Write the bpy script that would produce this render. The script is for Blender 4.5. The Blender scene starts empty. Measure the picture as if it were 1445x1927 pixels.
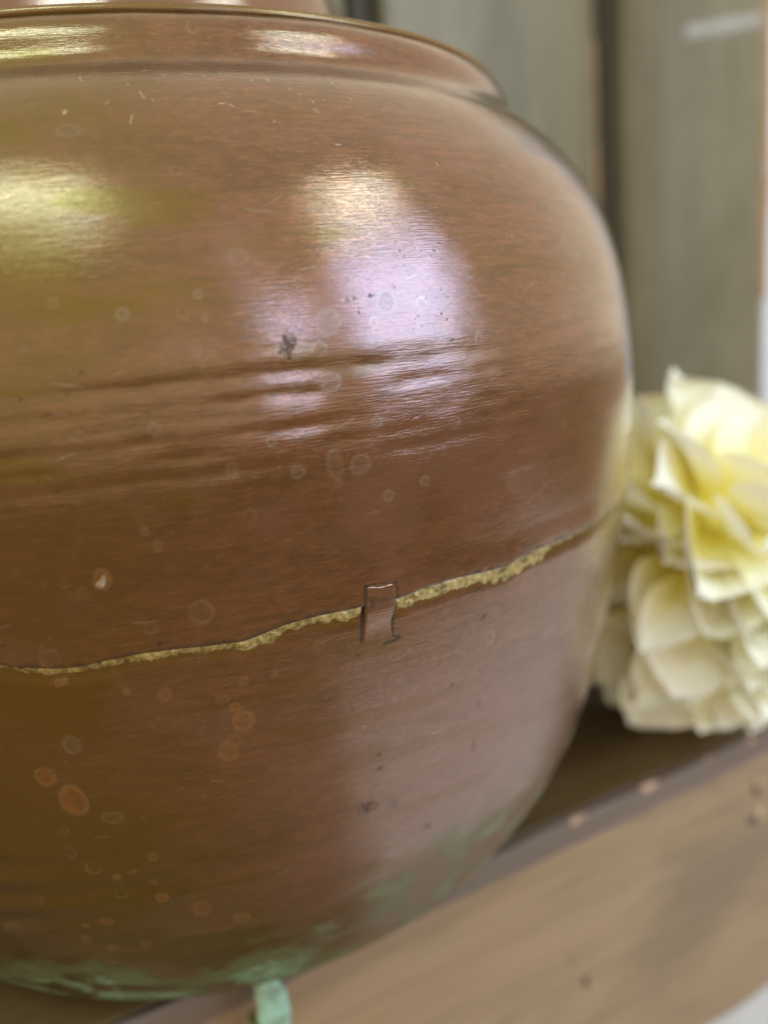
import bpy, math, random
import numpy as np
from mathutils import Vector, Matrix

# ------------------------------------------------------------------ camera, world, lamps, exposure
S = 0.16                                    # widest radius of the pot in metres; all lengths below are in that unit
sc = bpy.context.scene
COL = sc.collection
cd = bpy.data.cameras.new('camera'); cam = bpy.data.objects.new('camera', cd); COL.objects.link(cam)
D_, H_, PSI, PIT, ROL, F_ = 2.02073, 1.23458, 0.219249, -0.230318, -0.0877221, 1585.33
fw = Vector((math.sin(PSI)*math.cos(PIT), math.cos(PSI)*math.cos(PIT), math.sin(PIT)))
rt = Vector((math.cos(PSI), -math.sin(PSI), 0)); up = rt.cross(fw)
r2 = math.cos(ROL)*rt + math.sin(ROL)*up; u2 = -math.sin(ROL)*rt + math.cos(ROL)*up
M = Matrix((r2, u2, -fw)).transposed().to_4x4(); M.translation = Vector((0, -D_, H_))*S
cam.matrix_world = M
cd.sensor_fit = 'HORIZONTAL'; cd.sensor_width = 36.0; cd.lens = 36.0*F_/1445.0
cd.clip_start = 0.01; cd.clip_end = 50
cd.dof.use_dof = True; cd.dof.focus_distance = 0.178; cd.dof.aperture_fstop = 7.0
sc.camera = cam

W = bpy.data.worlds.new('World'); sc.world = W; W.use_nodes = True
bg = W.node_tree.nodes['Background']; bg.inputs[0].default_value = (1.0, 0.87, 0.66, 1); bg.inputs[1].default_value = 0.56

E0 = (1.47, 0.20, 0.47)                      # where the flower lies
def lamp(name, az, el, daz, del_, rad, color, dist=1.25, shape='RECTANGLE', p0=(0.22, -0.96, 1.27)):
    a, e = math.radians(az), math.radians(el)
    d = Vector((math.sin(a)*math.cos(e), -math.cos(a)*math.cos(e), math.sin(e)))
    L = bpy.data.lights.new(name, 'AREA'); L.shape = shape
    L.size = 2*dist*math.tan(math.radians(daz)/2)*math.cos(e); L.size_y = 2*dist*math.tan(math.radians(del_)/2)
    L.energy = rad*math.pi*L.size*L.size_y*(math.pi/4 if shape == 'ELLIPSE' else 1); L.color = color
    o = bpy.data.objects.new(name, L); COL.objects.link(o)
    o.location = Vector(p0)*S + d*dist
    o.rotation_euler = d.to_track_quat('Z', 'Y').to_euler()
    return o
BLUE, CREAM = (0.38, 0.54, 1.0), (0.66, 0.95, 1.0)
lamp('window_light', 52.5, 17.5, 28, 28, 3.5, (0.34, 0.53, 1.0))
lamp('window_light', 21.5, 13, 11, 11, 4.0, BLUE)
lamp('window_light', 53, 43, 24, 8, 4.9, CREAM)
lamp('window_light', -38, 51, 38, 9, 6.8, (0.56, 0.86, 1.0))

sc.view_settings.view_transform = 'Standard'; sc.view_settings.look = 'None'
sc.view_settings.exposure = 0.92; sc.view_settings.gamma = 1.0
sc.render.engine = 'CYCLES'
sc.cycles.max_bounces = 10; sc.cycles.diffuse_bounces = 7

# ------------------------------------------------------------------ helpers
rng = np.random.default_rng(11)
random.seed(5)
EDGE = math.radians(15.6)
E = np.array([math.cos(EDGE), math.sin(EDGE), 0.0]); N = np.array([-E[1], E[0], 0.0])    # along the bench, towards the wall

def pt(e, n, z):
    return (E*e + N*n + np.array([0, 0, z]))*S

def mesh_obj(name, verts, faces, mat, parent=None, smooth=True):
    me = bpy.data.meshes.new(name)
    if isinstance(faces, np.ndarray):
        nf, k = faces.shape
        me.vertices.add(len(verts)); me.vertices.foreach_set('co', np.asarray(verts, np.float32).ravel())
        me.loops.add(nf*k); me.loops.foreach_set('vertex_index', faces.astype(np.int32).ravel())
        me.polygons.add(nf); me.polygons.foreach_set('loop_start', np.arange(0, nf*k, k, dtype=np.int32))
        me.update(calc_edges=True)
    else:
        me.from_pydata([tuple(v) for v in verts], [], faces)
    me.polygons.foreach_set('use_smooth', [smooth]*len(me.polygons))
    me.validate(); me.update()
    if mat: me.materials.append(mat)
    o = bpy.data.objects.new(name, me); COL.objects.link(o)
    if parent: o.parent = parent
    return o

def thing(name, label, cat, group=None):
    o = bpy.data.objects.new(name, None); COL.objects.link(o)
    o.empty_display_size = 0.02
    o['label'] = label; o['category'] = cat
    if group: o['group'] = group
    return o

def grid_faces(nr, nc, wrap=False):
    r = np.arange(nr-1)[:, None]; c = np.arange(nc if wrap else nc-1)[None]
    c1 = (c+1) % nc
    return np.stack([r*nc+c, r*nc+c1, (r+1)*nc+c1, (r+1)*nc+c], -1).reshape(-1, 4)

def attr_color(o, name, arr):
    a = o.data.attributes.new(name, 'FLOAT_COLOR', 'POINT')
    a.data.foreach_set('color', np.ascontiguousarray(arr, np.float32).ravel())
def attr_vec(o, name, arr):
    a = o.data.attributes.new(name, 'FLOAT_VECTOR', 'POINT')
    a.data.foreach_set('vector', np.ascontiguousarray(arr, np.float32).ravel())

def vnoise(x, y, seed):
    """smooth value noise in -1..1 on arrays"""
    g = np.random.default_rng(seed).uniform(-1, 1, (256, 256))
    xi = np.floor(x).astype(int); yi = np.floor(y).astype(int)
    fx = x-xi; fy = y-yi; fx = fx*fx*(3-2*fx); fy = fy*fy*(3-2*fy)
    a = g[yi % 256, xi % 256]; b = g[yi % 256, (xi+1) % 256]; c = g[(yi+1) % 256, xi % 256]; d = g[(yi+1) % 256, (xi+1) % 256]
    return (a*(1-fx)+b*fx)*(1-fy)+(c*(1-fx)+d*fx)*fy
def fbm(x, y, seed, oct=3):
    s = 0; a = 1; t = 0
    for k in range(oct):
        s = s+a*vnoise(x*2**k, y*2**k, seed+k); t += a; a *= .5
    return s/t
def sst(a, b, x):
    t = np.clip((x-a)/(b-a), 0, 1); return t*t*(3-2*t)

# ------------------------------------------------------------------ node material helper
class NM:
    def __init__(s, name):
        s.m = bpy.data.materials.new(name); s.m.use_nodes = True
        s.t = s.m.node_tree; s.b = s.t.nodes['Principled BSDF']; s.out = s.t.nodes['Material Output']
    def n(s, typ, **kw):
        nd = s.t.nodes.new(typ)
        for k, v in kw.items():
            if k.startswith('i_'):
                key = k[2:]; key = int(key) if key.isdigit() else key.replace('_', ' ')
                nd.inputs[key].default_value = v
            else: setattr(nd, k, v)
        return nd
    def l(s, a, b): s.t.links.new(a, b)
    def coord(s, attr=None, scale=(1, 1, 1), rot=(0, 0, 0), loc=(0, 0, 0)):
        if attr: src = s.n('ShaderNodeAttribute', attribute_name=attr).outputs['Vector']
        else: src = s.n('ShaderNodeTexCoord').outputs['Object']
        mp = s.n('ShaderNodeMapping'); mp.inputs['Scale'].default_value = scale; mp.inputs['Rotation'].default_value = rot; mp.inputs['Location'].default_value = loc
        s.l(src, mp.inputs[0]); return mp.outputs[0]
    def noise(s, vec, scale, detail=4, rough=.55, dist=0.0):
        nd = s.n('ShaderNodeTexNoise'); nd.inputs['Scale'].default_value = scale; nd.inputs['Detail'].default_value = detail
        nd.inputs['Roughness'].default_value = rough; nd.inputs['Distortion'].default_value = dist
        s.l(vec, nd.inputs['Vector']); return nd.outputs[0]
    def ramp(s, fac, stops):
        nd = s.n('ShaderNodeValToRGB'); el = nd.color_ramp.elements
        while len(el) < len(stops): el.new(.5)
        for k, (p, c) in enumerate(stops):
            el[k].position = p; el[k].color = (c, c, c, 1) if not isinstance(c, tuple) else (*c, 1)
        s.l(fac, nd.inputs[0]); return nd.outputs[0]
    def mix(s, fac, a, b, mode='MIX'):
        nd = s.n('ShaderNodeMix', data_type='RGBA', blend_type=mode)
        for sock, v in ((nd.inputs[0], fac), (nd.inputs[6], a), (nd.inputs[7], b)):
            if isinstance(v, (int, float)): sock.default_value = v
            elif isinstance(v, tuple): sock.default_value = (*v, 1)
            else: s.l(v, sock)
        return nd.outputs[2]
    def math(s, op, a, b=0.0, clamp=False):
        nd = s.n('ShaderNodeMath', operation=op); nd.use_clamp = clamp
        for k, v in enumerate((a, b)):
            if isinstance(v, (int, float)): nd.inputs[k].default_value = v
            else: s.l(v, nd.inputs[k])
        return nd.outputs[0]
    def bump(s, h, strength, dist, prev=None):
        nd = s.n('ShaderNodeBump'); nd.inputs['Strength'].default_value = strength; nd.inputs['Distance'].default_value = dist
        s.l(h, nd.inputs['Height'])
        if prev is not None: s.l(prev, nd.inputs['Normal'])
        return nd.outputs[0]
    def sep(s, attr):
        a = s.n('ShaderNodeAttribute', attribute_name=attr); sp = s.n('ShaderNodeSeparateColor'); s.l(a.outputs['Color'], sp.inputs[0])
        return sp.outputs[0], sp.outputs[1], sp.outputs[2], a.outputs['Alpha']

# ------------------------------------------------------------------ materials
def copper_material():
    k = NM('tarnished_copper')
    uv = k.coord('surf')
    streak = k.coord('surf', (9, 150, 1)); fine = k.coord('surf', (22, 420, 1), rot=(0, 0, 0.0)); diag = k.coord('surf', (40, 330, 1), rot=(0, 0, math.radians(10)))
    grain = k.coord('surf', (1, 1, 1))
    n_big = k.noise(uv, 2.3, 4); n_med = k.noise(uv, 9, 5, .6); n_str = k.noise(streak, 1, 4, .6)
    n_fin = k.noise(fine, 1, 3, .6); n_dia = k.noise(diag, 1, 3, .6); n_grn = k.noise(k.coord('surf', (100, 230, 1), rot=(0, 0, math.radians(5))), 1, 4, .7); n_spk = k.noise(k.coord('surf', (26, 75, 1), rot=(0, 0, math.radians(5))), 1, 5, .7)
    n_cld = k.noise(k.coord('surf', (4.5, 13, 1), rot=(0, 0, math.radians(4))), 1, 5, .65, .5)
    c = k.mix(k.ramp(n_big, [(.35, 0.0), (.65, 1.0)]), (0.197, 0.084, 0.031), (0.227, 0.101, 0.048))
    c = k.mix(k.math('MULTIPLY', k.ramp(n_cld, [(.44, 0.0), (.60, 1.0)]), .75), c, (0.126, 0.059, 0.018))
    c = k.mix(k.math('MULTIPLY', k.ramp(n_med, [(.48, 0.0), (.66, 1.0)]), .5), c, (0.227, 0.109, 0.064))
    c = k.mix(k.math('MULTIPLY', k.ramp(n_str, [(.40, 0.0), (.64, 1.0)]), .60), c, (0.113, 0.054, 0.016))
    c = k.mix(k.math('MULTIPLY', k.ramp(n_spk, [(.46, 0.0), (.64, 1.0)]), .38), c, (0.336, 0.134, 0.057))
    c = k.mix(k.math('MULTIPLY', k.ramp(n_grn, [(.48, 0.0), (.66, 1.0)]), .50), c, (0.088, 0.045, 0.020))
    c = k.mix(k.math('MULTIPLY', k.ramp(n_dia, [(.54, 0.0), (.68, 1.0)]), .40), c, (0.370, 0.181, 0.094))
    g, d, v, o = k.sep('marks'); r, p, y, w = k.sep('wear_room_tint')
    zs = k.n('ShaderNodeSeparateXYZ'); k.l(uv, zs.inputs[0])
    yc = k.mix(k.ramp(zs.outputs[1], [(.12, 0.0), (.62, 1.0)]), (0.073, 0.072, 0.005), (0.163, 0.096, 0.010))  # olive tint; its dark green low end paints in reflections near the base
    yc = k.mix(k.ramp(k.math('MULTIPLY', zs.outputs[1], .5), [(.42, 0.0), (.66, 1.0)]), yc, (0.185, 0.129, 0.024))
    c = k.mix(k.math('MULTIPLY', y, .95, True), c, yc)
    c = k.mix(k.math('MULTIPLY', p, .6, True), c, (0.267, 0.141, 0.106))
    c = k.mix(k.math('MULTIPLY', g, .46, True), c, (0.289, 0.231, 0.176))
    c = k.mix(k.math('MULTIPLY', o, .75, True), c, (0.361, 0.159, 0.039))
    c = k.mix(k.math('MULTIPLY', r, .42, True), c, (0.376, 0.304, 0.212))
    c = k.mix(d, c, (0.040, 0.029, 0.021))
    verd = k.mix(k.ramp(n_med, [(.3, 0.0), (.7, 1.0)]), (0.112, 0.206, 0.101), (0.258, 0.464, 0.311))
    c = k.mix(v, c, verd)
    c = k.mix(w, c, (0.665, 0.636, 0.550))
    k.l(c, k.b.inputs['Base Color'])
    met = k.math('SUBTRACT', .86, k.math('ADD', k.math('MULTIPLY', v, .85), k.math('ADD', k.math('MULTIPLY', d, .6), k.math('MULTIPLY', g, .12))), True)
    k.l(met, k.b.inputs['Metallic'])
    ro = k.math('ADD', .115, k.math('MULTIPLY', k.ramp(n_med, [(.3, 0.0), (.75, 1.0)]), .09))
    ro = k.math('ADD', ro, k.math('ADD', k.math('MULTIPLY', g, .14), k.math('MULTIPLY', v, .45)), True)
    ro = k.math('ADD', ro, k.math('MULTIPLY', k.ramp(n_grn, [(.4, 0.0), (.7, 1.0)]), .08), True)
    ro = k.math('ADD', ro, k.math('ADD', k.math('MULTIPLY', y, .08), k.ramp(zs.outputs[1], [(.80, .11), (.86, 0.0)])), True)
    k.l(ro, k.b.inputs['Roughness'])
    k.b.inputs['Coat Weight'].default_value = .8; k.b.inputs['Coat IOR'].default_value = 1.78
    k.l(k.math('SUBTRACT', ro, .07), k.b.inputs['Coat Roughness'])
    b1 = k.bump(n_fin, .10, .0005); b2 = k.bump(n_dia, .07, .0005, b1); b3 = k.bump(n_spk, .07, .0008, b2)
    b4 = k.bump(k.math('MULTIPLY', d, -1), .15, .0004, b3)
    b5 = k.bump(n_str, .025, .0010, b4)
    k.l(b5, k.b.inputs['Normal']); k.l(b5, k.b.inputs['Coat Normal'])
    k.l(k.math('SUBTRACT', .75, k.math('ADD', k.math('ADD', k.math('MULTIPLY', y, .62), k.math('MULTIPLY', g, .45)), k.math('ADD', v, k.math('MULTIPLY', d, .8))), True), k.b.inputs['Coat Weight'])
    return k.m

def brass_material():
    k = NM('brass_solder')
    co = k.coord(); n1 = k.noise(co, 170, 6, .75); n2 = k.noise(co, 900, 3, .6)
    c = k.mix(k.ramp(n1, [(.40, 0.0), (.62, 1.0)]), (0.12, 0.083, 0.018), (0.50, 0.39, 0.135))
    c = k.mix(k.math('MULTIPLY', k.ramp(n2, [(.45, 0.0), (.6, 1.0)]), .5), c, (0.70, 0.59, 0.28))
    k.l(c, k.b.inputs['Base Color']); k.b.inputs['Metallic'].default_value = .6; k.b.inputs['Roughness'].default_value = .40
    k.l(k.bump(n2, .35, .0004, k.bump(n1, .4, .0008)), k.b.inputs['Normal'])
    return k.m

def verdigris_material():
    k = NM('verdigris')
    co = k.coord(); n1 = k.noise(co, 60, 5, .65); n2 = k.noise(co, 400, 3, .6)
    c = k.mix(k.ramp(n1, [(.30, 0.0), (.52, 1.0)]), (0.10, 0.13, 0.05), (0.34, 0.62, 0.45))
    c = k.mix(k.math('MULTIPLY', n2, .35), c, (0.55, 0.75, 0.60))
    k.l(c, k.b.inputs['Base Color']); k.b.inputs['Roughness'].default_value = .75
    k.l(k.bump(n2, .5, .0005), k.b.inputs['Normal'])
    return k.m

def wood_material(name, c0, c1, c2, rough, along, smudge=.5, spec=.5, bump=.25):
    """along = rotation of the grain about z; grain runs along local x"""
    k = NM(name)
    co = k.coord('grain', (1, 1, 1)); st = k.coord('grain', (5, 70, 70)); st2 = k.coord('grain', (14, 260, 260)); sm = k.coord('grain', (5, 13, 13))
    n1 = k.noise(st, 1, 5, .6, .6); n2 = k.noise(st2, 1, 3, .6); n3 = k.noise(sm, 1, 4, .6, .4)
    c = k.mix(k.ramp(n1, [(.32, 0.0), (.68, 1.0)]), c0, c1)
    c = k.mix(k.math('MULTIPLY', k.ramp(n3, [(.50, 0.0), (.66, 1.0)]), smudge), c, c2)
    c = k.mix(k.math('MULTIPLY', k.ramp(n2, [(.5, 0.0), (.75, 1.0)]), .35), c, c2)
    k.l(c, k.b.inputs['Base Color'])
    k.l(k.math('ADD', rough, k.math('MULTIPLY', n3, .15)), k.b.inputs['Roughness'])
    k.b.inputs['Specular IOR Level'].default_value = spec
    k.l(k.bump(n2, bump, .0006, k.bump(n1, bump, .001)), k.b.inputs['Normal'])
    return k.m

def wall_wood_material(name, c0, c1, c2, *a):
    k = NM(name)
    st = k.noise(k.coord('grain', (3, 30, 30)), 1, 4, .6, .4); bl = k.noise(k.coord('grain', (14, 22, 22), loc=(3, 1, 2)), 1, 4, .6, .8); fn = k.noise(k.coord('grain', (60, 60, 60)), 1, 4, .65)
    c = k.mix(k.ramp(bl, [(.36, 0.0), (.64, 1.0)]), c2, c0)
    c = k.mix(k.math('MULTIPLY', k.ramp(st, [(.42, 0.0), (.66, 1.0)]), .7), c, c1)
    c = k.mix(k.math('MULTIPLY', k.ramp(fn, [(.5, 0.0), (.72, 1.0)]), .5), c, c2)
    k.l(c, k.b.inputs['Base Color']); k.b.inputs['Roughness'].default_value = .5
    k.l(k.bump(fn, .3, .0006), k.b.inputs['Normal'])
    return k.m

def plain(name, col, rough, var=.15, scale=60):
    k = NM(name); co = k.coord(); n1 = k.noise(co, scale, 4)
    dk = tuple(x*(1-var) for x in col)
    k.l(k.mix(n1, dk, col), k.b.inputs['Base Color']); k.b.inputs['Roughness'].default_value = rough
    k.l(k.bump(n1, .2, .0006), k.b.inputs['Normal'])
    return k.m

def petal_material():
    k = NM('cream_fabric')
    a = k.n('ShaderNodeAttribute', attribute_name='along').outputs['Vector']
    sp = k.n('ShaderNodeSeparateXYZ'); k.l(a, sp.inputs[0])
    oi = k.n('ShaderNodeObjectInfo').outputs['Random']
    c = k.mix(k.ramp(sp.outputs[0], [(0.12, 0.0), (.66, 1.0)]), (0.98, 0.90, 0.26), (0.98, 0.965, 0.78))
    c = k.mix(k.math('MULTIPLY', k.math('MULTIPLY', oi, sp.outputs[0]), .8), c, (0.97, 0.95, 0.82))
    n1 = k.noise(k.coord(None, (1, 1, 1)), 500, 3)
    k.l(c, k.b.inputs['Base Color']); k.b.inputs['Roughness'].default_value = .7; k.b.inputs['Specular IOR Level'].default_value = .25
    k.l(k.bump(n1, .15, .0004), k.b.inputs['Normal'])
    tr = k.n('ShaderNodeBsdfTranslucent'); k.l(c, tr.inputs[0])
    mx = k.n('ShaderNodeMixShader'); mx.inputs[0].default_value = .14
    k.l(k.b.outputs[0], mx.inputs[1]); k.l(tr.outputs[0], mx.inputs[2]); k.l(mx.outputs[0], k.out.inputs[0])
    return k.m

COPPER = copper_material(); BRASS = brass_material(); VERD = verdigris_material()
M_WALL = wall_wood_material('weathered_grey_paint', (0.244, 0.218, 0.132), (0.286, 0.257, 0.167), (0.182, 0.161, 0.089))
M_GROOVE = wood_material('dark_bead_paint', (0.051, 0.046, 0.025), (0.076, 0.070, 0.040), (0.037, 0.033, 0.019), .6, 0)
M_TOP = wood_material('dark_polished_wood', (0.115, 0.068, 0.024), (0.155, 0.094, 0.034), (0.07, 0.041, 0.015), .28, 0, .5)
M_NOSE = wood_material('greyed_wood_edge', (0.150, 0.106, 0.070), (0.18, 0.13, 0.09), (0.110, 0.078, 0.052), .4, 0)
M_FASCIA = wood_material('worn_brown_wood', (0.280, 0.184, 0.092), (0.344, 0.234, 0.124), (0.100, 0.075, 0.049), .5, 0, .45)
M_RAW = plain('bare_orange_wood', (0.62, 0.41, 0.25), .7, .35, 120)
M_WHITE = wood_material('white_paint', (0.76, 0.77, 0.78), (0.82, 0.83, 0.84), (0.60, 0.61, 0.62), .5, 0, .3)
M_SCRATCH = plain('pale_scrape', (0.515, 0.506, 0.432), .7)
M_DARK = plain('dark_hole', (0.05, 0.035, 0.02), .8)
M_PETAL = petal_material()

# ------------------------------------------------------------------ bench: top board, edge, fascia
def block(name, e0, e1, n0, n1, z0, z1, mat, parent, bev=.012, seg=3, axis='e', wob=0.0, seed=0, cuts=24):
    """a rounded long block; cross section is swept along `axis` ('e' or 'z') so the grain runs that way"""
    if axis == 'e': L0, L1, a0, a1, b0, b1 = e0, e1, n0, n1, z0, z1
    else: L0, L1, a0, a1, b0, b1 = z0, z1, e0, e1, n0, n1
    prof = []
    for cx, cy, t0 in ((a1-bev, b1-bev, 0), (a0+bev, b1-bev, 90), (a0+bev, b0+bev, 180), (a1-bev, b0+bev, 270)):
        for i in range(seg+1):
            t = math.radians(t0+90*i/seg); prof.append((cx+bev*math.cos(t), cy+bev*math.sin(t)))
    prof = np.array(prof); npf = len(prof); V = []; G = []
    L = np.linspace(L0, L1, cuts+1)
    for i, x in enumerate(L):
        dx = wob*vnoise(np.full(npf, x*7.0), np.arange(npf)*.35, 70+seed); dy = wob*vnoise(np.full(npf, x*7.0), np.arange(npf)*.35, 170+seed)
        for (a, b), u, v in zip(prof, dx, dy):
            a += u; b += v
            V.append(pt(x, a, b) if axis == 'e' else pt(a, b, x)); G.append((x*S+seed*3.1, a*S, b*S))
    F = []
    for i in range(cuts):
        for j in range(npf):
            j1 = (j+1) % npf; q = (i*npf+j, i*npf+j1, (i+1)*npf+j1, (i+1)*npf+j)
            F.append(q if axis == 'e' else q)
    F.append(tuple(range(npf))[::-1]); F.append(tuple(cuts*npf+j for j in range(npf)))
    o = mesh_obj(name, V, F, mat, parent)
    attr_vec(o, 'grain', np.array(G))
    o.data.set_sharp_from_angle(angle=math.radians(50))
    return o

NE = -0.5325                                                             # front edge of the top board
bench = thing('wooden_bench', 'worn brown wooden bench under the copper pot, with dark top and chipped edge', 'bench')
block('top_board', -2.2, 4.6, NE+.03, 1.33, -.058, 0.0, M_TOP, bench, bev=.006, cuts=40)
block('front_edge', -2.2, 4.6, NE, NE+.028, -.072, -.001, M_NOSE, bench, bev=.010, cuts=160, wob=.0035, seed=2)
block('fascia_board', -2.2, 4.6, NE+.012, NE+.14, -.885, -.074, M_FASCIA, bench, bev=.012, cuts=60, wob=.002, seed=3)
for e, ln, hh in ((.665, .030, .009), (.690, .012, .004), (.910, .048, .011), (.935, .018, .006), (1.305, .026, .010), (1.13, .010, .003)):
    V, F = [], []
    m = 7
    for i in range(m):
        t = i/(m-1); h = hh*(math.sin(math.pi*t)*(.75+.5*random.random())+.12)
        V += [pt(e+ln*(t-.5), NE-.0022, -.004-h), pt(e+ln*(t-.5), NE-.0022, -.004+h*.2), pt(e+ln*(t-.5), NE+.006+h*.3, .0020)]
    for i in range(m-1):
        F += [(3*i, 3*i+3, 3*i+4, 3*i+1), (3*i+1, 3*i+4, 3*i+5, 3*i+2)]
    mesh_obj('paint_chip', V, F, M_RAW, bench)
def disc(name, e, z, re, rz, n0, mat, parent, tilt=0.0, depth=.003, k=18):
    V = [pt(e, n0-depth, z)]; F = []
    for j, (f, dn) in enumerate(((.55, -depth*.9), (1.0, .0015))):
        for i in range(k):
            t = 2*math.pi*i/k; w = f*(1+.18*math.sin(3*t+e*9)+.1*math.sin(5*t+z*31))
            x, y = re*w*math.cos(t), rz*w*math.sin(t)
            V.append(pt(e+x*math.cos(tilt)-y*math.sin(tilt), n0+dn, z+x*math.sin(tilt)+y*math.cos(tilt)))
    for i in range(k):
        i1 = (i+1) % k
        F += [(0, 1+i1, 1+i), (1+i, 1+i1, 1+k+i1, 1+k+i)]
    return mesh_obj(name, V, F, mat, parent)
FN = NE+.012
disc('nail_hole', 1.335, -.275, .028, .018, FN, M_DARK, bench, .4)
disc('nail_hole', 1.346, -.180, .016, .024, FN, M_DARK, bench, .2)
disc('bare_spot', 1.365, -.262, .020, .022, FN-.001, M_RAW, bench, .3)
disc('bare_spot', 1.360, -.165, .016, .012, FN-.001, M_RAW, bench, .5)
disc('dark_knot', .690, -.492, .011, .024, FN, M_DARK, bench, .15)
disc('bare_spot', .27, -.44, .018, .012, FN, M_RAW, bench, .3)
disc('dark_knot', .64, -.39, .008, .005, FN, M_DARK, bench, .3)

wb = thing('white_ledge', 'white painted ledge under the brown bench front, in the bottom right corner', 'ledge')
block('plank', .32, 5.4, -2.9, NE+.02, -1.05, -.889, M_WHITE, wb, bev=.010, cuts=60, wob=.004, seed=5)

fl = mesh_obj('floor', [(x*S, y*S, -3.2*S) for x, y in ((-200, -200), (200, -200), (200, 200), (-200, 200))], [(0, 1, 2, 3)], None, None, False)  # unseen floor, added to tone the reflections in the pot's lower half
fl.data.materials.append(plain('unseen_brown_floor', (0.47, 0.345, 0.205), .6, .4, 6)); fl['kind'] = 'structure'

# ------------------------------------------------------------------ board wall behind
WN = 1.35
wall = thing('board_wall', 'grey green painted wall of upright boards behind the bench', 'wall')
edges = [-3.62, -2.36, -1.10, .16, 1.24, 2.575, 3.86, 5.1]
for i in range(7):
    a = edges[i]+(.19 if i else 0); b = edges[i+1]
    block('plank', a, b, WN, WN+.16, -.9, 3.6, M_WALL, wall, bev=.022, axis='z', seed=10+i, cuts=30, wob=.003)
    if i:
        block('bead', edges[i]+.045, edges[i]+.145, WN+.030, WN+.13, -.9, 3.6, M_GROOVE, wall, bev=.045, seg=6, axis='z', seed=30+i, cuts=8)
block('backing_board', -3.6, 5.1, WN+.125, WN+.158, -.89, 3.59, M_GROOVE, wall, bev=.004, axis='z', seed=50, cuts=4)
# bare edge beside the bead, pale scrape on the right-hand board
V, F = [], []
zz_ = np.linspace(1.62, 2.42, 30)
for i, z in enumerate(zz_):
    w = .010+.010*float(vnoise(np.array([z*9.0]), np.array([.3]), 4))*1.2; w = max(w, .002)*(1 if .06 < i/29 < .94 else .3)
    V += [pt(2.565-w, WN-.0025, z), pt(2.577, WN+.006, z)]
for i in range(29): F.append((2*i, 2*i+1, 2*i+3, 2*i+2))
mesh_obj('bare_edge', V, F, M_RAW, wall)
V, F = [], []
for i in range(26):
    t = i/25; e = 3.18+.62*t; z = 2.485+.115*t; w = .018+.014*abs(math.sin(t*7+1))*(.5+.5*random.random())+.004
    V += [pt(e, WN-.003, z-w), pt(e, WN-.0045, z), pt(e, WN-.003, z+w)]
for i in range(25): F += [(3*i, 3*i+3, 3*i+4, 3*i+1), (3*i+1, 3*i+4, 3*i+5, 3*i+2)]
mesh_obj('scrape_mark', V, F, M_SCRATCH, wall)

post = thing('white_board', 'upright white painted board with a worn orange brown edge, at the right border', 'board')
block('plank', 2.702, 3.12, .50, .53, .001, 3.4, M_WHITE, post, bev=.006, axis='z', seed=61, cuts=30, wob=.003)
V, F = [], []
for i in range(40):
    z = 1.16+1.3*i/39; w = .012+.016*float(vnoise(np.array([z*6.0]), np.array([.7]), 8)); w = max(w, .003)
    V += [pt(2.698, .532, z), pt(2.6995, .4985, z), pt(2.708+w, .4965, z)]
for i in range(39): F += [(3*i, 3*i+1, 3*i+4, 3*i+3), (3*i+1, 3*i+2, 3*i+5, 3*i+4)]
mesh_obj('worn_edge', V, F, M_RAW, post)

# ------------------------------------------------------------------ copper pot
SEAM = [(-15.75, 0.8485), (-14.26, 0.8427), (-11.99, 0.8367), (-10.08, 0.8353), (-8.11, 0.8401), (-5.41, 0.8439), (-3.11, 0.8436), (-0.43, 0.8408), (1.93, 0.839), (3.36, 0.8447), (5.24, 0.8516), (7.76, 0.8544), (9.49, 0.8539), (11.27, 0.8537), (14.31, 0.8528), (17.08, 0.8584), (19.75, 0.8588), (22.65, 0.8549), (25.87, 0.8503), (27.23, 0.8559), (29.45, 0.8596), (33.67, 0.858), (37.24, 0.8564), (41.62, 0.8575), (46.81, 0.8544), (51.56, 0.8527)]
PITS = [(17.51, 1.323), (17.66, 1.3127), (17.92, 1.3057), (17.21, 1.3062), (18.96, 1.3223), (19.07, 1.3153), (19.03, 1.3394), (20.17, 1.346), (20.83, 1.3528), (22.22, 1.342), (22.67, 1.3241), (21.03, 1.3108), (17.73, 1.2924), (18.05, 1.2787), (19.19, 1.2504), (17.91, 1.2247), (18.18, 1.2278), (20.88, 1.2209), (20.45, 1.2284), (21.08, 1.1927), (16.49, 1.2668), (20.83, 1.2591), (20.49, 1.3041)]
FLECKS = [(0.46, 1.5607, 0.324, 0.0024), (2.01, 1.5535, 0.229, -0.0016), (3.75, 1.5561, 0.751, -0.0016), (-1.02, 1.5388, 0.13, -0.0024), (-5.0, 1.5554, 0.18, -0.008), (-0.14, 1.5269, 0.341, -0.0108), (-1.14, 1.4815, 0.237, 0.0119), (-2.82, 1.5099, 0.164, 0.0038), (5.46, 1.5521, 0.19, -0.0024), (6.06, 1.5066, 0.613, 0.0015), (6.81, 1.505, 0.355, -0.0023), (7.04, 1.5543, 0.146, 0.0048), (12.94, 1.4505, 0.141, 0.0), (14.63, 1.4501, 0.429, 0.0), (14.24, 1.5154, 0.105, -0.0056), (15.49, 1.5162, 0.106, -0.0032), (17.6, 1.5442, 0.121, 0.0041), (14.07, 1.5003, 0.302, -0.0047), (18.17, 1.5219, 0.227, -0.0033), (12.68, 1.5331, 0.107, -0.0032), (11.13, 1.5472, 0.255, -0.0032), (0.74, 1.5146, 0.168, -0.0015), (10.06, 1.4801, 0.132, 0.0038), (13.41, 1.5249, 0.156, -0.0016), (9.56, 1.5445, 0.195, -0.0016), (34.46, 1.541, 0.356, -0.0019), (30.07, 1.3301, 0.141, -0.0066), (23.88, 1.429, 0.175, -0.004)]
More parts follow.
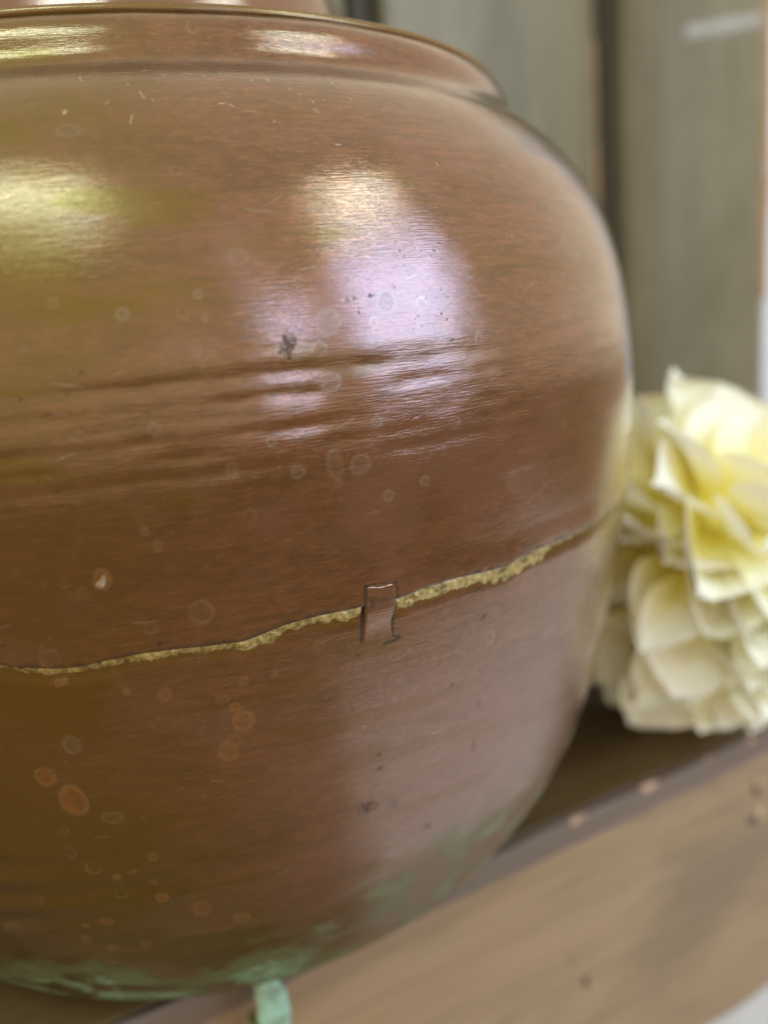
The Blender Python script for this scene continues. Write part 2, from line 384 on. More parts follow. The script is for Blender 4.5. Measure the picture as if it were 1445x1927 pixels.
SPOTS = """5.78 1.6265 0.63 0.0086 r 0.9;-1.43 1.617 0.3 0.004 r 0.6;4.99 1.3151 0.75 0.0111 g 0.6;-3.24 1.2599 0.45 0.0077 g 0.9;-7.6 1.2787 0.34 0.0059 g 0.6;1.89 1.2757 0.32 0.0054 g 0.8;
0.73 1.2566 0.42 0.0072 r 0.5;2.11 1.2467 0.21 0.0036 g 0.8;1.28 1.2112 0.35 0.0061 g 0.5;8.99 1.2813 0.39 0.0062 r 0.5;10.79 1.2312 0.98 0.0166 g 0.7;9.81 1.2005 0.6 0.0089 r 0.8;
10.36 1.1586 0.81 0.013 g 0.8;7.92 1.1606 0.62 0.0089 g 0.6;13.62 1.1018 0.48 0.0081 g 0.8;10 1.0567 0.69 0.0218 r 0.9;10 1.0567 0.57 0.0191 g 0.4;11.98 1.05 0.93 0.0138 g 0.7;
-2.22 1.1259 0.42 0.0086 g 0.7;5.49 1.0945 0.37 0.0065 g 0.9;7.17 1.0531 0.54 0.0094 g 0.8;2.58 1.0664 0.47 0.0105 g 0.6;14.06 1.0031 0.49 0.0086 g 0.8;17.31 1.0126 0.43 0.0073 g 0.9;
26.59 0.9827 0.71 0.0159 g 0.7;20.48 1.0838 0.57 0.0094 g 0.7;24.98 1.0688 0.42 0.0068 r 0.7;34.12 1.0472 0.43 0.0082 g 0.6;23.8 1.1886 0.4 0.01 r 0.8;18.63 1.2443 0.44 0.0081 r 0.8;
15.62 1.2491 0.72 0.0144 g 0.9;14.38 1.2261 0.39 0.0072 r 0.9;3.41 1.0074 0.45 0.0095 r 0.6;-3.83 1.0052 0.28 0.0053 g 0.6;-3.15 0.9846 0.29 0.0067 g 0.6;6.1 0.9363 0.67 0.0122 d 0.35;
-0.9 0.8914 0.94 0.0174 r 0.7;-0.9 0.8914 0.9 0.0167 g 0.4;-4.55 0.8789 0.45 0.008 r 0.6;-9.9 0.9512 0.29 0.0054 r 0.5;-8.73 0.9371 0.4 0.0075 o 0.4;-11.91 0.8531 0.77 0.0138 p 0.7;
-12.06 0.7246 0.73 0.0145 g 0.7;-12.06 0.7246 0.73 0.0145 r 0.6;1.11 0.7234 0.86 0.0167 o 0.9;0.63 0.746 0.49 0.0074 o 0.8;-4.42 0.7834 0.51 0.0102 o 0.8;-4.36 0.7896 0.47 0.0047 p 0.6;
-0.36 0.6803 0.75 0.0174 o 0.8;0.17 0.6957 0.58 0.012 o 0.5;1.57 0.7833 0.32 0.0064 o 0.6;-0.2 0.7615 0.56 0.0065 o 0.5;-7.16 0.795 0.23 0.0047 o 1;-11.43 0.8198 0.23 0.0044 o 1;
-11.92 0.8176 0.27 0.0059 o 0.8;3.94 0.7863 0.2 0.004 o 0.7;-14.83 0.6776 0.9 0.0143 o 0.95;-13.18 0.6348 1.21 0.0253 o 0.9;-12.85 0.6213 0.78 0.0088 g 0.5;-10.43 0.5998 0.95 0.01 g 0.7;
-14.74 0.5839 0.36 0.0065 r 0.6;-14.92 0.5445 0.56 0.0114 r 0.7;-13.35 0.5114 0.7 0.0117 r 0.9;-8.05 0.5212 0.41 0.0079 o 0.7;-11.56 0.4897 0.37 0.0062 o 1;-10.06 0.4959 0.37 0.0052 o 0.6;
-8.51 0.4704 0.28 0.0043 o 0.7;-8.18 0.438 0.58 0.0099 o 0.9;-11.67 0.4556 0.62 0.0096 r 0.6;-21.21 0.4021 0.87 0.0043 r 0.8;-19.59 0.4515 0.47 0.0093 r 0.7;-23.84 0.379 0.98 0.0158 p 0.9;
-16.76 0.3554 0.54 0.0111 r 0.9;-16.76 0.3554 0.49 0.0099 o 0.5;-14.56 0.3309 0.43 0.0077 o 0.7;-13.99 0.3961 0.71 0.0085 o 0.7;-4.9 0.4005 0.93 0.0167 o 0.6;-5.03 0.388 0.8 0.0065 r 0.6;
-1.4 0.361 0.87 0.0121 o 0.7;-11.24 0.3322 0.53 0.0079 o 0.7;-7.24 0.3067 0.54 0.0083 g 0.5;-16.18 0.3898 0.31 0.0048 o 0.9;-15.61 0.2879 0.51 0.0057 o 0.7;24.44 0.7441 0.56 0.0126 r 1;
20.04 0.6878 0.45 0.0073 d 0.5;18.57 0.7408 0.27 0.0105 d 0.4;23.5 0.6335 0.56 0.0086 d 0.35;20.03 0.6897 0.45 0.0101 r 0.6;12.54 0.5858 0.4 0.0068 d 0.8;12.48 0.6102 0.3 0.0056 d 0.7;
11.23 0.5192 0.92 0.0143 d 0.9;12.05 0.5179 0.52 0.0102 d 0.7;14.14 0.5071 0.75 0.0145 d 0.3;18.39 0.4305 0.6 0.0112 d 0.5;14.25 0.5094 0.54 0.0124 d 0.4;4.74 0.2459 0.77 0.0134 d 0.9;
7.59 0.8139 0.55 0.0086 o 0.4;23.96 0.8125 0.54 0.0077 g 0.4;7.52 1.2074 0.5 0.015 d 1;8.03 1.2129 0.31 0.0075 d 0.8;7.01 1.2018 0.34 0.0056 d 0.6;7.52 1.1934 0.27 0.0057 d 0.9;
-10.13 1.0795 0.18 0.0025 k 1;-8.97 1.0452 0.18 0.0026 k 0.9;-0.96 1.0305 0.21 0.0039 d 0.6;-6.31 1.198 0.34 0.0018 k 0.8;-1.25 0.9716 0.18 0.0034 k 0.9;-1.07 0.9656 0.22 0.0027 k 0.9;
-1.21 0.9757 0.15 0.002 k 0.9;-4.06 0.8576 0.41 0.0044 k 0.8;1.33 0.8802 0.23 0.0022 k 0.8;10.39 0.8596 0.35 0.0039 k 0.8;23.07 0.7912 0.41 0.0026 k 1;23.6 0.7859 0.48 0.0026 k 0.9;
23.35 0.7828 0.36 0.0026 k 0.9;23.34 0.5582 0.25 0.0173 k 0.8;10.71 0.7859 0.36 0.0033 k 0.7;13.72 0.7926 0.76 0.0025 k 0.9;13.08 0.7923 0.42 0.0025 k 0.7;13.97 0.8021 0.47 0.0024 k 0.8;
22.87 0.8322 0.52 0.0034 k 0.8;17.04 1.1007 0.33 0.0021 k 0.9;16.6 1.0982 0.23 0.0014 k 0.8;18.37 1.1025 0.24 0.0014 k 0.8;-15.08 0.8766 0.19 0.0028 k 0.9;-7.23 0.9513 0.65 0.0136 o 1;
-7.39 0.9461 0.33 0.0048 w 1;-7.11 0.9524 0.18 0.0048 w 0.9;-7.17 0.9457 0.36 0.0068 d 0.5;-10.48 1.1744 0.21 0.0018 k 0.6;-7.54 1.1746 0.27 0.0018 k 0.7;-8.93 1.1531 0.31 0.003 k 0.5;
-8.78 1.1018 0.21 0.0018 k 0.7;14.37 1.2585 0.31 0.0026 d 0.9;12.4 1.2549 0.21 0.0038 k 0.6;13.04 1.2561 0.21 0.0032 k 0.6;13.19 1.2409 0.13 0.0052 k 0.6;12.11 0.8596 0.63 0.0125 d 0.7;
-16.82 0.7002 1.29 0.0491 y 0.3;-1.15 1.0388 1.43 0.0196 y 0.6;-5.67 1.4772 1.01 0.0084 g 0.5;1.65 1.4205 0.45 0.0064 r 0.6;-5.99 1.5023 0.16 0.003 w 0.9;1.51 1.5079 0.59 0.0062 o 0.3;
8.57 1.3806 1.61 0.0158 g 0.15;3.43 1.3342 2.22 0.0245 g 0.12;2.19 1.1911 0.89 0.0135 o 0.25;3.53 1.1763 0.65 0.0087 o 0.3;-5.03 0.7594 2.75 0.032 p 0.3;-6.88 0.7726 2.34 0.0473 p 0.2;
-0.5 0.7194 3.26 0.0333 p 0.22;17.08 0.74 4.64 0.0696 p 0.15;5.39 0.412 3.57 0.08 p 0.3;9.75 0.4452 3.14 0.0891 p 0.3;7.76 0.5625 4.29 0.0296 o 0.15;5.86 0.5029 1.45 0.0123 o 0.4;
8.81 0.6003 2.84 0.0475 o 0.1;35.69 0.3954 3.6 0.0346 w 0.12;30.85 0.4197 0.95 0.0102 o 0.4;-4.33 0.8358 1.52 0.0067 y 0.5;-13.95 0.548 9.16 0.0855 y 0.45;-18.72 0.5926 4.21 0.1176 y 0.5;
-15.01 0.4538 7.38 0.0948 y 0.5;-3.49 0.2653 11.25 0.0666 y 0.5;12.13 0.3937 2.23 0.0505 y 0.4;-8.73 1.3218 5.59 0.0712 y 0.35;-0.68 1.2749 4.91 0.0538 y 0.4;-5.69 1.5095 8.17 0.0457 y 0.3;
13.27 1.5206 7.45 0.0294 y 0.25;-12.65 0.7854 5.56 0.0386 y 0.45;2.52 0.806 2.8 0.0108 y 0.3;6.47 0.7494 3.85 0.0499 y 0.2"""
PZ = np.array([0,.05,.1,.15,.2,.25,.3,.4,.5,.6,.7,.8,.9,1,1.1,1.2,1.3,1.4,1.45,1.5,1.525,1.545,1.557,1.568,1.578,1.588,1.60,1.612,1.625,1.637,1.647,1.654,1.66])
PR = np.array([.602,.668,.723,.764,.798,.828,.853,.893,.921,.944,.963,.979,.99,.997,1,.992,.976,.944,.918,.880,.857,.836,.820,.803,.788,.779,.7745,.773,.771,.766,.758,.746,.735])
fz = np.arange(-.2, 1.9, .001); fr = np.interp(fz, PZ, PR)
lo = fz < 0; fr[lo] = .602+1.2*fz[lo]
def gsm(a, s):
    x = np.arange(-int(4*s), int(4*s)+1); w = np.exp(-x*x/(2*s*s)); w /= w.sum()
    return np.convolve(np.pad(a, len(x)//2, mode='edge'), w, 'valid')
wq = np.clip((fz-1.40)/.12, 0, 1); wq = wq*wq*(3-2*wq); fr = gsm(fr, 30)*(1-wq)+gsm(fr, 6)*wq; fr = gsm(fr, 2)
def RZ(z): return np.interp(z, fz, fr)
sx = np.array([s[0] for s in SEAM]); sy = np.array([s[1] for s in SEAM])
def seam_z(th):
    b = np.interp(th, sx, sy)
    o = np.where(th < sx[0], .8485+.006*np.sin((th-sx[0])*.11), np.where(th > sx[-1], .8527+.006*np.sin((th-sx[-1])*.13), b))
    w = sst(40, 60, np.abs(th))
    return o*(1-w)+.851*w if False else o
TH = np.concatenate([np.arange(-180, -32, 3.0), np.arange(-32, 62, .11), np.arange(62, 180, 3.0)])
NC = len(TH)

def surf_noise(T, Z):
    """dents, spinning ripples and pits of the sheet, in units of the pot radius"""
    d = .0016*fbm(T/16+40, Z*4+30, 21, 2)+.0006*vnoise(T/6+15, Z*9+12, 27)+.00035*fbm(T/4.5+90, Z*12+20, 31, 2)
    wv = .004*vnoise(T/7+20, Z*0+1.7, 43)
    for k_, (z0, w_, a) in enumerate(((1.1765, .0085, .0022), (1.150, .010, .0016), (1.130, .008, .0010), (1.110, .010, .0017), (1.088, .009, .0012), (1.066, .009, .0008), (1.20, .012, -.0012))):
        am = sst(-.5, .7, fbm(T/5.5+50+7*k_, Z*0+3.3+k_*2.7, 141+k_, 2))*(1-.85*sst(19, 30, T))
        if k_ == 0: am = am*(.50+.50*sst(1, 8, T))
        d = d-a*am*np.exp(-((Z-z0-wv-.002*vnoise(T/3+k_*9, Z*0+k_, 151))/w_)**2)
    low = sst(.62, .5, Z)*sst(.22, .32, Z)
    d = d+.0032*low*vnoise(T/22+10, Z*34+5-T*.012, 47)*(.6+.4*vnoise(T/6, Z*4+9, 48))
    d = d+.00022*vnoise(T/14+60, Z*75-T*.01, 49)*(.4+.8*vnoise(T/9+2, Z*6+8, 50))*sst(.9, 1.0, Z)*sst(1.5, 1.4, Z)
    return d

def draw_marks(T, Z):
    sh = T.shape
    mk = {c: np.zeros(sh) for c in 'gdvoprykw'}
    def stamp(th, z, a, b, kind, st, seed):
        m = 1.9
        box = (np.abs(T-th) < a*m*(1.6 if kind == 'y' else 1)) & (np.abs(Z-z) < b*m*(1.6 if kind == 'y' else 1))
        if not box.any(): return
        u = (T[box]-th)/a; v = (Z[box]-z)/b; q = np.hypot(u, v); an = np.arctan2(v, u)
        rs = np.random.default_rng(seed); ph = rs.uniform(0, 6.28, 3)
        wob = 1+.05*np.sin(2*an+ph[0])+.03*np.sin(3*an+ph[1])+.03*vnoise(u*4+60, v*4+60, seed)
        q = q/wob
        if kind == 'r': val = st*np.exp(-((q-.88)/max(.14, .10/a))**2)*(.62+.38*np.sin(an+ph[0])); tgt = 'r'
        elif kind == 'y' : val = st*np.exp(-(q/.75)**2); tgt = 'y'
        elif kind == 'p' and a > 1.2: val = st*sst(1.15, .75, q+.25*vnoise(u*3+40, v*3+40, seed)); tgt = 'p'
        elif kind in 'dk':
            val = st*sst(1.2, .35, q+.35*vnoise(u*3.5+50, v*3.5+50, seed))*(sst(-.55, .25, vnoise(u*(7 if kind == 'd' and st > .75 else 2)+70, v*(7 if kind == 'd' and st > .75 else 2)+70, seed+3))); tgt = 'd'
        else:
            val = st*sst(1.06, .80, q)*(.66+.34*sst(.3, .95, q))*(.78+.42*vnoise(u*3+30, v*3+30, seed+9)); tgt = kind
            mk['r'][box] = np.maximum(mk['r'][box], .55*st*np.exp(-((q-.93)/max(.12, .09/a))**2))
        mk[tgt][box] = np.maximum(mk[tgt][box], val)
    sp = [s.split() for s in SPOTS.replace('\n', '').split(';')]
    for i, s in enumerate(sp):
        th, z, a, b = map(float, s[:4]); stamp(th, z, a, b, s[4], float(s[5]), i)
    rs = np.random.default_rng(3)
    for i in range(420):                                   # smaller spots all over
        th = rs.uniform(-31, 60); z = rs.uniform(.03, 1.6); r = rs.uniform(.10, .40)*rs.uniform(.4, 1)
        k = 'g' if z > .85 else ('o' if th < 6 else rs.choice(['g', 'g', 'r', 'o']))
        stamp(th, z, r, r*.0185, k, rs.uniform(.10, .45), 500+i)
    for i in range(110):
        th = rs.uniform(-25, 60); z = rs.uniform(.1, 1.6); r = rs.uniform(.05, .10)
        stamp(th, z, r, r*.018, 'k', rs.uniform(.4, .9), 5000+i)
    for i, (th, z) in enumerate(PITS):
        stamp(th, z, rs.uniform(.07, .15), rs.uniform(.0014, .0028), 'k', .6, 900+i)
        stamp(th+rs.normal(0, .6), z+rs.normal(0, .012), .07, .0013, 'k', .5, 950+i)
        stamp(th+rs.normal(0, .9), z+rs.normal(0, .02), .06, .0012, 'k', .45, 1950+i)
    for th, z, dt, dzv in FLECKS:                          # short bright scratches
        L = max(math.hypot(dt, dzv*60), .1); w = .045
        cx, cy = (T-th-dt/2), (Z-z-dzv/2)*60
        ux, uy = dt/L, dzv*60/L
        al = cx*ux+cy*uy; pr = -cx*uy+cy*ux
        mk['w'] = np.maximum(mk['w'], .55*sst(L/2+.06, L/2, np.abs(al))*sst(w*1.4, w*.3, np.abs(pr)))
    for i in range(90):                                    # hairline rubbing marks
        th = rs.uniform(-25, 55); z = rs.uniform(.15, 1.55); L = rs.uniform(.6, 2.6); a = rs.normal(.10, .22)
        cx, cy = T-th, (Z-z)*60; al = cx*math.cos(a)+cy*math.sin(a); pr = -cx*math.sin(a)+cy*math.cos(a)
        mk['w'] = np.maximum(mk['w'], rs.uniform(.06, .2)*sst(L/2, L/4, np.abs(al))*sst(.10, .03, np.abs(pr)))
    # verdigris creeping up from the base
    nz = fbm(T/5+70, Z*22+9, 61, 4)
    lim = .19+.07*fbm(T/9+33, Z*0+2, 66, 3)+.15*sst(3, 20, T)
    v = sst(.02, -.02, Z-lim+.045*nz)*sst(-.10, .16, nz+.3*vnoise(T/2.5+8, Z*14+T*.12, 68)+.10-.25*sst(4, 9, T))*(1-.84*sst(2, 9, T))*(.72+.45*fbm(T*1.6+30, Z*90, 207, 3))
    mk['v'] = np.maximum(v*(.95), .35*sst(.03, -.03, Z-lim-.07+.05*nz)*sst(-.3, .3, nz))
    mk['y'] = np.maximum(mk['y'], .8*sst(.10, .0, Z-lim+.05*nz))
    mk['y'] = mk['y']+.45*sst(.05, .5, fbm(T/12+3, Z*26+T*.02, 231, 3))*(.5+.5*sst(25, 0, T))
    mk['y'] = np.clip(mk['y']+.66*sst(13, -14, T+9*fbm(T/12+5, Z*4+8, 88, 3))*(.82+.18*sst(1.5, .6, Z)), 0, .9)  # patina plus a leftward olive gradient painting in the room's warm reflection
    mk['d'] = np.maximum(mk['d'], .55*sst(.42, .12, Z+.06*nz)*sst(10, -8, T+5*nz)*(.6+.4*vnoise(T/3+5, Z*30, 69))*(1-mk['v']))  # darkened towards the lower left, a dark floor reflection painted into the colour
    return mk

def sheet(name, Z, inset_row=None, extra=None, parent=None):
    nr = Z.shape[0]; T = np.broadcast_to(TH, Z.shape)
    R = RZ(Z)+surf_noise(T, Z)
    if extra is not None: R = R+extra(T, Z)
    if inset_row is not None: R[inset_row] -= .012
    t = np.radians(T)
    V = np.stack([R*np.sin(t), -R*np.cos(t), Z], -1).reshape(-1, 3)*S
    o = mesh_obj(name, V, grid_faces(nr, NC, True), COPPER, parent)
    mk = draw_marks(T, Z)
    if name == 'upper_body': mk['d'] = np.maximum(mk['d'], .75*sst(.012, .002, Z-seam_z(T)+.004*vnoise(T*1.3+9, Z*0+5, 71)))
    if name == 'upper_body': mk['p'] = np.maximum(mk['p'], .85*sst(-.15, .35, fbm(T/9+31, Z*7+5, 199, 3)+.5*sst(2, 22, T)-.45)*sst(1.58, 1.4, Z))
    if name == 'lower_body':
        dd = seam_z(T)-Z
        mk['y'] = np.maximum(mk['y'], .7*sst(.03, .012, dd+.006*vnoise(T*.8+9, Z*0+5, 73)))
        mk['p'] = np.maximum(mk['p'], .7*sst(-2, 14, T+6*fbm(T/6+9, Z*9, 99, 3))*sst(.84, .55, Z)*sst(.05, .2, Z))  # rosier towards the right, the cooler room reflection painted into the copper
    # dark crack round the riveted tab
    def seg(p, q, w):
        ax, ay = p[0], p[1]*58; bx, by = q[0], q[1]*58
        L2 = (bx-ax)**2+(by-ay)**2; s = np.clip(((T-ax)*(bx-ax)+(Z*58-ay)*(by-ay))/L2, 0, 1)
        return sst(w*1.5, w*.6, np.hypot(T-ax-s*(bx-ax), Z*58-ay-s*(by-ay))+.05*vnoise(T*5+3, Z*300, 77))
    for p, q, w in (((11.62, .886), (11.40, .845), .13), ((11.42, .850), (11.15, .806), .18), ((11.6, .886), (14.2, .882), .07), ((14.3, .880), (14.35, .852), .10), ((14.35, .853), (13.9, .825), .12), ((13.9, .825), (13.95, .800), .08), ((13.95, .802), (14.6, .796), .08), ((13.1, .793), (14.4, .7945), .07)):
        mk['d'] = np.maximum(mk['d'], .95*seg(p, q, w))
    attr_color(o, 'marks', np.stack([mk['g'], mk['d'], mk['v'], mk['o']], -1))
    attr_color(o, 'wear_room_tint', np.stack([mk['r'], mk['p'], mk['y'], mk['w']], -1))
    attr_vec(o, 'surf', np.stack([T/57.3, Z, 0*Z], -1))
    return o

pot = thing('copper_pot', 'large round tarnished copper pot with a brass soldered seam, standing on the dark bench top', 'pot')
SZ = seam_z(TH)
v = np.linspace(0, 1, 500)[:, None]
Zu = SZ+.004+(1.652-SZ-.004)*v; Zu = np.concatenate([Zu[:1]-.0005, Zu])
def lip(T, Z): return .0028*sst(.05, .0, Z-seam_z(T))+.0015
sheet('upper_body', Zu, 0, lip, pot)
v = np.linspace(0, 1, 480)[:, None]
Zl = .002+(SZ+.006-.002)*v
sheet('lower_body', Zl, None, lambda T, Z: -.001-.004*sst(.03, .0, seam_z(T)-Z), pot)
# rolled rim and neck
def lathe(name, prof, mat, parent, nth=240, wob=0.0):
    prof = np.array(prof); th = np.linspace(-180, 180, nth, endpoint=False); t = np.radians(th)[None]
    R = prof[:, 0:1]+wob*vnoise(np.broadcast_to(th/11+30, (len(prof), nth)), prof[:, 1:2]*20+np.zeros((1, nth)), 91)
    Z = prof[:, 1:2]+np.zeros((1, nth))
    V = np.stack([R*np.sin(t), -R*np.cos(t), Z], -1).reshape(-1, 3)*S
    o = mesh_obj(name, V, grid_faces(len(prof), nth, True), mat, parent)
    z0 = np.zeros(Z.shape); nn = .4*sst(.2, .6, fbm(np.broadcast_to(th/8+10, Z.shape), Z*9+R*7, 95, 3))
    attr_color(o, 'marks', np.stack([nn, z0, z0, z0], -1)); attr_color(o, 'wear_room_tint', np.stack([z0, .5+z0, (1.0 if name == 'rim' else 0)+z0, z0], -1))
    attr_vec(o, 'surf', np.stack([np.broadcast_to(th/57.3, Z.shape), Z+R, z0], -1))
    return o
rim = [(.7470+.0065*math.cos(a), 1.6555+.0075*math.sin(a)) for a in np.radians(np.linspace(-60, 230, 14))]
rim += [(.728, 1.640), (.71, 1.632)]
lathe('rim', rim, COPPER, pot, 480, .0008)
neck = [(.712, 1.632), (.64, 1.615), (.56, 1.612), (.510, 1.63), (.485, 1.67), (.468, 1.73), (.452, 1.80), (.438, 1.848), (.427, 1.885), (.416, 1.93), (.41, 1.99), (.412, 2.05), (.422, 2.10), (.435, 2.125), (.44, 2.135), (.435, 2.145), (.42, 2.14), (.40, 2.10), (.395, 2.0), (.40, 1.9)]
nk = np.array(neck); tt = np.linspace(0, len(nk)-1, 90)
lathe('neck', np.stack([gsm(np.interp(tt, np.arange(len(nk)), nk[:, 0]), 2), gsm(np.interp(tt, np.arange(len(nk)), nk[:, 1]), 2)], 1), COPPER, pot, 240, .001)
lathe('base_plate', [(.606, .004), (.60, .0), (.58, .001), (.3, .002), (.01, .002)], COPPER, pot, 180)

# brass solder along the seam
tS = np.concatenate([np.arange(-60, -32, .6), np.arange(-32, 62, .10), np.arange(62, 90, .6)])
wx = [-60, -16, -12, -8, -5, -2.5, -.4, 1.5, 2.6, 4, 5, 7, 9, 11.2, 11.5, 14.1, 14.4, 17, 20, 22.5, 24, 26.2, 27.5, 29.6, 31, 33, 37, 47, 90]
wy = [.010, .009, .012, .010, .014, .013, .013, .016, .026, .024, .015, .014, .017, .020, .0, .0, .024, .026, .027, .022, .022, .030, .034, .032, .026, .010, .007, .009, .009]
wd = .78*sst(56, 36, tS)*np.interp(tS, wx, wy)*(1+.30*fbm(tS*1.1+40, tS*0+2, 101, 4))
rag = (.004+.013*sst(22, 26, tS)*sst(34, 30, tS))*vnoise(tS*2.2+20, tS*0+7, 105)
nrw = 12; q = np.linspace(0, 1, nrw)[:, None]
zt = seam_z(tS)+.007; zb = seam_z(tS)+.002-wd-np.abs(rag)*(wd > .004)
Zs = zt+(zb-zt)*q
Ts = np.broadcast_to(tS, Zs.shape)
prof_h = np.sin(np.pi*np.clip(q*1.0, 0, 1))**.6
Rs = RZ(Zs)+surf_noise(Ts, Zs)-.0060+(.0058+.0018*fbm(Ts*1.6+20, Zs*160, 111, 4))*prof_h*np.clip(wd/.012, 0, 1)
ts = np.radians(Ts)
o = mesh_obj('solder_seam', np.stack([Rs*np.sin(ts), -Rs*np.cos(ts), Zs], -1).reshape(-1, 3)*S, grid_faces(nrw, len(tS)), BRASS, pot)
o['label'] = 'rough yellow brass solder filling the seam'

# dovetail tab bridging the seam
nu, nv = 34, 60
uu = np.linspace(0, 1, nu)[None]; vv = np.linspace(0, 1, nv)[:, None]
zt_ = .8845-.004*uu+.0008*np.sin(uu*9); zb_ = .8055-.006*uu
lft = np.interp(vv, [0, .5, 1], [11.66, 11.42, 11.2]); rgt = np.interp(vv, [0, .1, .42, .72, 1], [14.05, 14.22, 14.28, 13.85, 13.92])
Tt = lft+(rgt-lft)*uu; Zt = zt_+(zb_-zt_)*vv
edge = sst(0, .07, uu)*sst(0, .07, 1-uu)*sst(0, .03, vv)
Rt = RZ(Zt)+.0048-.0044*sst(.42, .95, vv)-.006*(1-edge)*(1-.6*sst(.6, 1, vv))+.0003*vnoise(Tt*1.5, Zt*60, 121)
tr_ = np.radians(Tt)
o = mesh_obj('seam_tab', np.stack([Rt*np.sin(tr_), -Rt*np.cos(tr_), Zt], -1).reshape(-1, 3)*S, grid_faces(nv, nu)[:, ::-1].copy(), COPPER, pot)
mk = draw_marks(Tt, Zt)
mk['d'] = np.maximum(mk['d'], .9*sst(.25, .9, 1-edge)*sst(.95, .8, vv))
attr_color(o, 'marks', np.stack([mk['g'], mk['d'], mk['v']*0, mk['o']], -1)); attr_color(o, 'wear_room_tint', np.stack([mk['r'], mk['p']+.3, mk['y'], mk['w']], -1)); attr_vec(o, 'surf', np.stack([Tt/57.3+.4, Zt, 0*Zt], -1))

# verdigris flap hanging from the base edge in front of the bench
def flap(name, th0, th1, z1, z0, r0, r1, mat, seed):
    nu, nv = 14, 26
    uu = np.linspace(0, 1, nu)[None]; vv = np.linspace(0, 1, nv)[:, None]
    a0 = th0+.9*fbm(vv*6+seed, vv*0+1, seed)-.6*vv+1.4*vv**2; a1 = th1+.8*fbm(vv*6+seed, vv*0+4, seed)+1.8*vv**1.5-.6*np.sin(vv*9)
    T = a0+(a1-a0)*uu; Z = z1+(z0-z1)*vv+0*uu; R = r0+(r1-r0)*np.sin(vv*1.4)+.006*np.sin(np.pi*uu)+.003*vnoise(T*2, Z*60, seed+3)
    out = []
    for off in (0, -.012):
        t = np.radians(T); out.append(np.stack([(R+off)*np.sin(t), -(R+off)*np.cos(t), Z], -1).reshape(-1, 3))
    nV = nu*nv; F = [tuple(f[::-1]) for f in grid_faces(nv, nu).tolist()]+[tuple(x+nV for x in f) for f in grid_faces(nv, nu).tolist()]
    bd = [i for i in range(nu)]+[i*nu+nu-1 for i in range(1, nv)]+[(nv-1)*nu+i for i in range(nu-2, -1, -1)]+[i*nu for i in range(nv-2, 0, -1)]
    for i in range(len(bd)):
        a, b = bd[i], bd[(i+1) % len(bd)]; F.append((a, b, b+nV, a+nV))
    return mesh_obj(name, np.concatenate(out)*S, F, mat, pot)
f1 = flap('verdigris_flap', -2.2, 2.4, .07, -.13, .660, .622, VERD, 201); f2 = flap('corroded_scrap', -3.6, -2.4, -.04, -.13, .630, .615, plain('olive_corrosion', (0.16, 0.17, 0.02), .6, .4, 200), 231); f2['label'] = 'olive green corroded scrap beside the pale flap'; f1['label'] = 'pale green corroded flap hanging from the base edge'

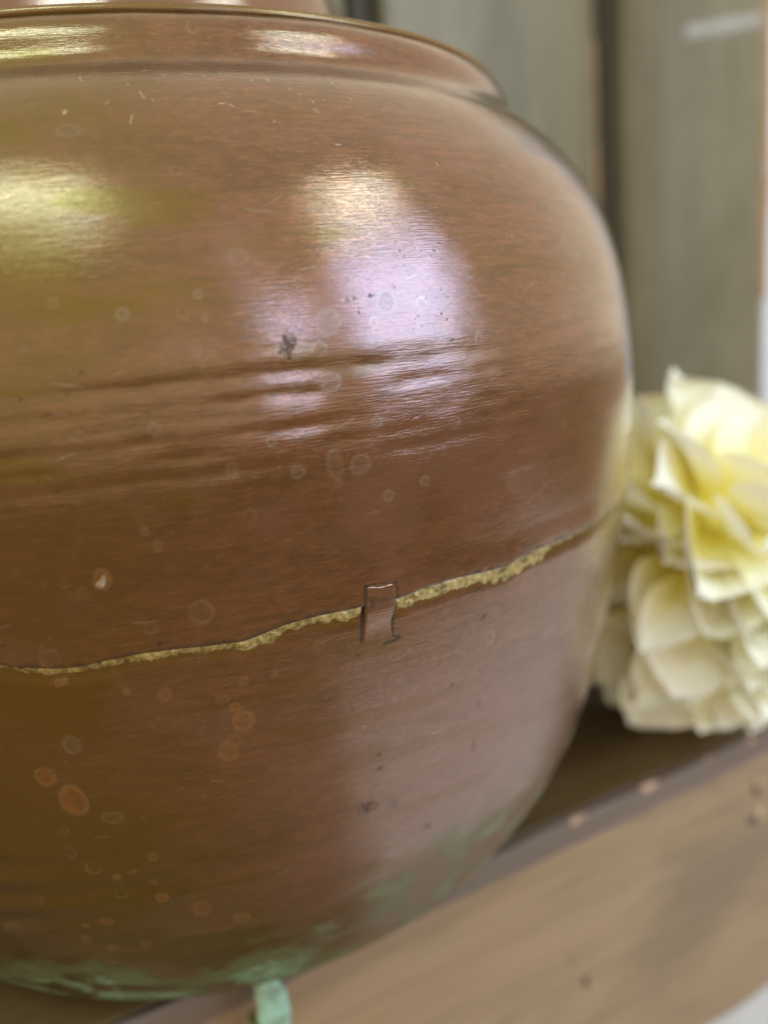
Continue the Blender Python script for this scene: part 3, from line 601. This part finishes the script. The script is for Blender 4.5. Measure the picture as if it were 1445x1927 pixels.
# ------------------------------------------------------------------ pale yellow flower
FC = E*1.265+N*(-.33)+np.array([0, 0, .465])
flower = thing('fabric_flower', 'large pale yellow fabric peony lying on the bench beside the copper pot', 'flower')
flower.location = Vector(FC)*S
ax = Vector((.20, -.55, .80)).normalized()                             # the way the bloom faces
def petal_mesh(name, seed):
    """one cupped petal: root at the origin, length 1 along z, hollow side towards +y"""
    nu, nv = 9, 11; V, A = [], []
    rs = np.random.default_rng(seed); ph = rs.uniform(0, 6.28, 5); wid = rs.uniform(.34, .46); curl = rs.uniform(-.05, .38); cup = rs.uniform(.35, .7); pnt = rs.uniform(-.06, .05)
    for j in range(nv):
        v = j/(nv-1)
        w = wid*(.30+.70*math.sin(math.pi*.5*min(1, v/.60))**1.2)*math.sqrt(max(0.0, 1-max(0, (v-.55)/.46)**2.4))
        for i in range(nu):
            u = i/(nu-1)*2-1
            x = w*u
            y = cup*w*u*u*1.6-curl*v*v*.8+.35*v*(1-v)*-.5+.05*math.sin(3*u+ph[0]+3*v)*v+.02*math.sin(6*u+ph[1])*v**3
            z = v*(1-.10*u*u*v)+pnt*math.exp(-(u/.3)**2)*v**5+.012*math.sin(6*u+ph[2])*v**3
            V.append((x, y, z)); A.append((v, u, 0))
    me = bpy.data.meshes.new(name); me.from_pydata(V, [], [tuple(f) for f in grid_faces(nv, nu).tolist()])
    me.polygons.foreach_set('use_smooth', [True]*len(me.polygons)); me.materials.append(M_PETAL)
    a = me.attributes.new('along', 'FLOAT_VECTOR', 'POINT'); a.data.foreach_set('vector', np.array(A, np.float32).ravel())
    return me
PM = [petal_mesh('petal', 300+i) for i in range(8)]
rp = random.Random(9)
NP = 240
for i in range(NP):
    zc = 1-2*(i+.5)/NP; a = i*2.39996+rp.uniform(-.22, .22); q = math.sqrt(1-zc*zc)
    d = (Vector((q*math.cos(a), q*math.sin(a), zc))+Vector((rp.uniform(-.08, .08), rp.uniform(-.08, .08), rp.uniform(-.08, .08)))).normalized()
    if d.z < -.86: continue
    away = d*(d.dot(ax))-ax
    if away.length < .08: away = Vector((1, 0, 0)).cross(d)
    away.normalize()
    t = math.radians(min(62, 12+40*math.acos(max(-1, min(1, d.dot(ax))))/1.57)+rp.uniform(-14, 14))
    axis = (d*math.cos(t)+away*math.sin(t)+d.cross(away)*rp.uniform(-.35, .35)).normalized()
    yv = (-away*math.cos(t)+d*math.sin(t)); yv = (yv-axis*yv.dot(axis)).normalized()
    xv = yv.cross(axis)
    ln = rp.uniform(.24, .32)
    if d.z < -.45: ln *= .80
    if d.dot(Vector((-FC[0], -FC[1], 0)).normalized()) > .72: ln *= .62
    root = d*(.25+.035*rp.random())
    m_ = Matrix((xv*ln*rp.uniform(.95, 1.25), yv*ln, axis*ln)).transposed()*S
    o = bpy.data.objects.new('petal', PM[rp.randrange(8)]); COL.objects.link(o); o.parent = flower
    m4 = m_.to_4x4(); m4.translation = root*S; o.matrix_local = m4
# the solid heart under the petals
V, F = [], []
nr, ncs = 12, 24
th = np.linspace(.02, math.pi-.02, nr)[:, None]; azs = np.linspace(0, 2*math.pi, ncs, endpoint=False)[None]
rr_ = .265*(1+.06*np.sin(5*azs)*np.sin(3*th))
V = np.stack([rr_*np.sin(th)*np.cos(azs), rr_*np.sin(th)*np.sin(azs), rr_*np.cos(th)+0*azs], -1).reshape(-1, 3)*S
o = mesh_obj('flower_heart', V, grid_faces(nr, ncs, True), M_PETAL, flower)
attr_vec(o, 'along', np.zeros((len(V), 3)))
